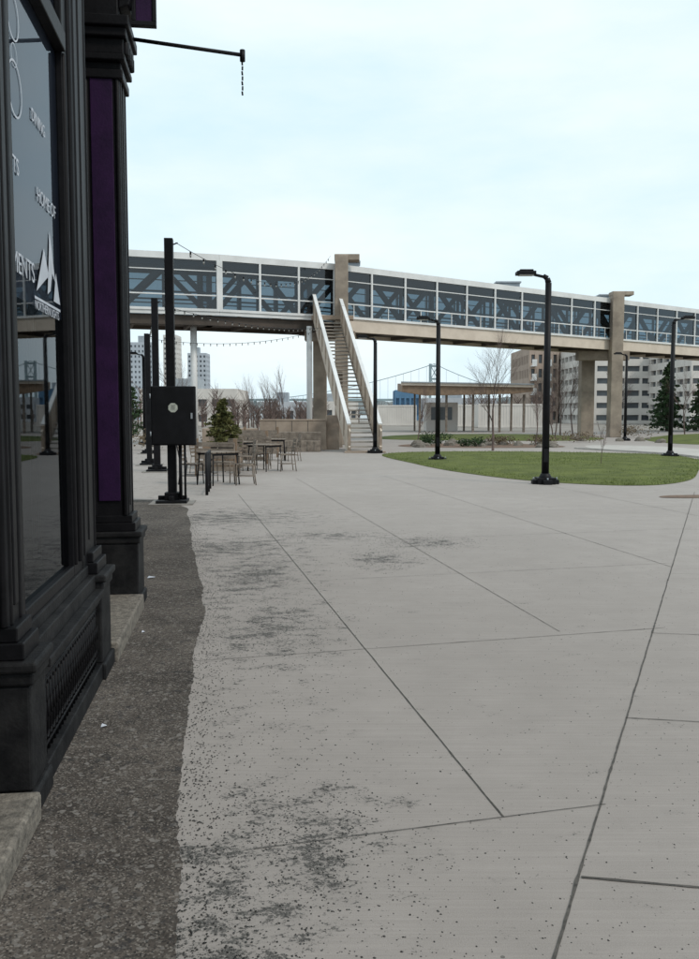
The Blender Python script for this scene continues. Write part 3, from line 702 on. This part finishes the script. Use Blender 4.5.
def container(x,y,m,L=6,name='shipping_container',z0=0):
    e=empty(name,(x,y,z0),0.05); q=Part('body',m,e)
    k=int(L/.3)
    q.box(-L/2,L/2,-1.15,1.15,.1,2.5)
    for i in range(k): q.box(-L/2+.1+i*.3,-L/2+.22+i*.3,-1.19,-1.15,.2,2.4)
    q.box(-L/2-.02,L/2+.02,-1.22,-1.12,2.4,2.6).box(-L/2-.02,L/2+.02,-1.22,-1.12,0,.2)
    q.box(-L/2-.02,-L/2+.1,-1.22,-1.12,.2,2.4).box(L/2-.1,L/2+.02,-1.22,-1.12,.2,2.4); q.done()
container(17.5,96,M_PALE,7); container(12.5,104,M_PALE,5); container(6.0,112,M_PALE,5)

# ------------------------------------------------------------ buildings
def block(name,x0,x1,y0,y1,h,floors,bays,mw,md=M_DARKW,slab=0.9,pierw=0.35,balc=False,top=0.8,rz=0.0):
    cx=(x0+x1)/2; cy=(y0+y1)/2; e=empty(name,(cx,cy,0),rz); hx=(x1-x0)/2; hy=(y1-y0)/2
    q=Part('glazing',md,e); q.box(-hx+.45,hx-.45,-hy+.45,hy-.45,0,h-top*.5); q.done()
    q=Part('walls',mw,e); fh=(h-top)/floors
    for f in range(floors+1):
        z=f*fh; q.box(-hx,hx,-hy,hy,max(0,z-slab/2),z+slab/2 if f<floors else h)
    bw=(x1-x0)/bays
    for i in range(bays+1):
        x=-hx+i*bw; xa=max(-hx-.02,x-pierw/2); xb=min(hx+.02,x+pierw/2)
        q.box(xa,xb,-hy-.03,-hy+.5,0,h-.05); q.box(xa,xb,hy-.5,hy+.03,0,h-.05)
    nby=max(2,int((y1-y0)/bw))
    for i in range(1,nby):
        y=-hy+i*(2*hy/nby); q.box(-hx-.03,-hx+.5,y-pierw/2,y+pierw/2,0,h-.06); q.box(hx-.5,hx+.03,y-pierw/2,y+pierw/2,0,h-.06)
    q.done()
    if balc:
        q=Part('balconies',M_WHITE,e)
        for f in range(1,floors):
            for i in range(bays):
                if i%2==0: q.box(-hx+i*bw+.2,-hx+(i+1)*bw-.2,-hy-1.2,-hy-.03,f*fh-.1,f*fh+.05); q.box(-hx+i*bw+.2,-hx+(i+1)*bw-.2,-hy-1.2,-hy-1.15,f*fh+.05,f*fh+1.0)
        q.done()
    q=Part('roof_plant',M_ROOFG,e); q.box(-hx*.4,hx*.1,-hy*.4,hy*.4,h,h+1.4 if h<30 else h+4); q.done()
block('brick_apartment_building',28.9,33.6,140,156,12.2,5,4,M_BRICK,slab=0.9,pierw=0.6,balc=True)
block('parking_garage',34.0,47.3,128,150,11.6,6,6,M_PALE,slab=1.0,pierw=0.35)
block('parking_garage',44,72,112,130,10.6,6,11,M_PALE,slab=0.95,pierw=0.3)
block('apartment_tower',-126,-113,500,515,42,14,6,M_GREYW,slab=1.6,pierw=1.2)
block('apartment_tower',-111,-103,520,535,48,16,4,M_PALE,slab=1.6,pierw=1.2)
block('apartment_tower',-104,-92,560,575,40,13,5,M_GREYW,slab=1.6,pierw=1.2)
block('low_waterfront_building',-26,-14,108,120,4.6,2,7,M_PALE,slab=1.0,pierw=.6)
block('low_waterfront_building',-12.5,-6.2,125,133,3.2,1,4,M_GREYW,slab=1.0,pierw=.6)
block('blue_warehouse',10.0,15.5,190,200,6.6,1,5,M_BLUEB,md=M_BLUEB,slab=2,pierw=.4)
block('low_waterfront_building',-7,1.5,150,160,3.6,1,6,M_PALE,slab=1.4,pierw=.5)
block('low_waterfront_building',14,28,165,175,4.4,2,9,M_GREYW,slab=1.0,pierw=.5)
e=empty('suspension_bridge'); q=Part('tower',M_SUSP,e)
tx,ty=146,1500
for s in (-7,7): q.box(tx+s-2,tx+s+2,ty-3,ty+3,0,86)
for z in (82,60,40,26): q.box(tx-5,tx+5,ty-2,ty+2,z-1.5,z+1.5)
for za,zb in ((60,82),(40,60)): q.beam((tx-6,ty,za),(tx+6,ty,zb),1.2,1.2); q.beam((tx+6,ty,za),(tx-6,ty,zb),1.2,1.2)
q.done(); q=Part('deck',M_SUSP,e); q.box(-220,420,ty-6,ty+6,22,26)
for i in range(9): q.box(-200+i*35,-196+i*35,ty-4,ty+4,0,22)
q.done(); q=Part('main_cable',M_SUSP,e)
def cab(xa,za,xb,zb,sag):
    pr=None
    for i in range(21):
        t=i/20; p_=Vector((xa+(xb-xa)*t,ty,za+(zb-za)*t-sag*4*t*(1-t)))
        if pr is not None: q.cyl(pr,p_,0.6,n=5,cap=False)
        if p_.z>27: q.cyl((p_.x,p_.y,26),p_,0.25,n=3,cap=False)
        pr=p_
cab(-120,27,tx,86,8); cab(tx,86,560,86,52); q.done()
q=Part('hills',M_HILL_HAZE); prev=None
for row,(yy,hh) in enumerate(((1500,17),(1900,30),(2400,48))):
    prev=None; n=500
    for i in range(n+1):
        x=-2200+4400*i/n; z=hh*(0.7+0.5*mnoise.noise(Vector((x*.003,row*7,0)))+0.10*mnoise.noise(Vector((x*.05,row,0))))+U(0,1.2)
        if prev: q.v+= [(prev[0],yy,-.5),(x,yy,-.5),(x,yy+90,z),(prev[0],yy+90,prev[1])]; k=len(q.v)-4; q.f.append((k,k+1,k+2,k+3)); q.sm.append(False)
        prev=(x,z)
q.done()
q=Part('distant_trees',M_TWIG)
for (xa,xb,ya,yb,num,h) in ((-40,-3,85,105,80,5.0),(16,30,118,130,24,5.5),(-30,-14,62,70,16,4),(-3,14,125,135,20,3.5),(-11,-2,70,85,26,4.0)):
    for _ in range(num):
        x=U(xa,xb); y=U(ya,yb); hh=h*U(.6,1.1)*(0.75 if x>-12 and x<0 else 1); q.cyl((x,y,0),(x,y,hh*.6),.09,.04,n=4,cap=False)
        for k in range(34):
            z=hh*U(.2,.75); th=U(0,6.28); l=hh*U(.15,.33); q.cyl((x,y,z),(x+math.cos(th)*l*.7,y+math.sin(th)*l*.7,z+l*.8),.035,.008,n=3,cap=False)
q.done()

# ------------------------------------------------------------ world + sun
SE,SR=math.radians(48),math.radians(125)
Wd=bpy.data.worlds.new('World'); scene.world=Wd; Wd.use_nodes=True; n=Wd.node_tree.nodes; l=Wd.node_tree.links
bg=n['Background']; sky=n.new('ShaderNodeTexSky'); sky.sky_type='NISHITA'; sky.sun_disc=False; sky.sun_elevation=SE; sky.sun_rotation=SR
sky.air_density=1.0; sky.dust_density=1.5; sky.ozone_density=1.0
tc=n.new('ShaderNodeTexCoord'); mp=n.new('ShaderNodeMapping'); mp.inputs['Scale'].default_value=(1.0,1.0,3.2); mp.inputs['Rotation'].default_value=(0.1,0.25,0.3)
l.new(tc.outputs['Generated'],mp.inputs['Vector'])
nz=noise_node(n,l,mp.outputs[0],2.0,8,0.55)
f=mapr(n,l,nz,0.36,0.62,0.22,1.0)
c=mixc(n,l,f,(7.0,9.5,10.9),(9.9,11.0,11.3))
c=mixc(n,l,0.92,sky.outputs[0],c)
l.new(c,bg.inputs['Color']); bg.inputs['Strength'].default_value=0.1
sd=bpy.data.lights.new('sun','SUN'); sd.energy=1.5; sd.angle=math.radians(10); sd.color=(1,0.92,0.83)
so_=bpy.data.objects.new('sun',sd); COL.objects.link(so_)
D=Vector((math.sin(SR)*math.cos(SE),math.cos(SR)*math.cos(SE),math.sin(SE)))
so_.rotation_euler=D.to_track_quat('Z','Y').to_euler(); so_.location=(20,-20,30)

# ------------------------------------------------------------ camera
cd=bpy.data.cameras.new('camera'); cam=bpy.data.objects.new('camera',cd); COL.objects.link(cam); scene.camera=cam
cd.sensor_fit='VERTICAL'; cd.sensor_height=36; cd.lens=32.47; cd.clip_end=8000; cd.clip_start=0.05
cam.location=(0,0,1.6); cam.rotation_euler=(math.radians(90-4.4),0,0)
scene.view_settings.view_transform='Standard'; scene.view_settings.look='None'; scene.view_settings.exposure=0
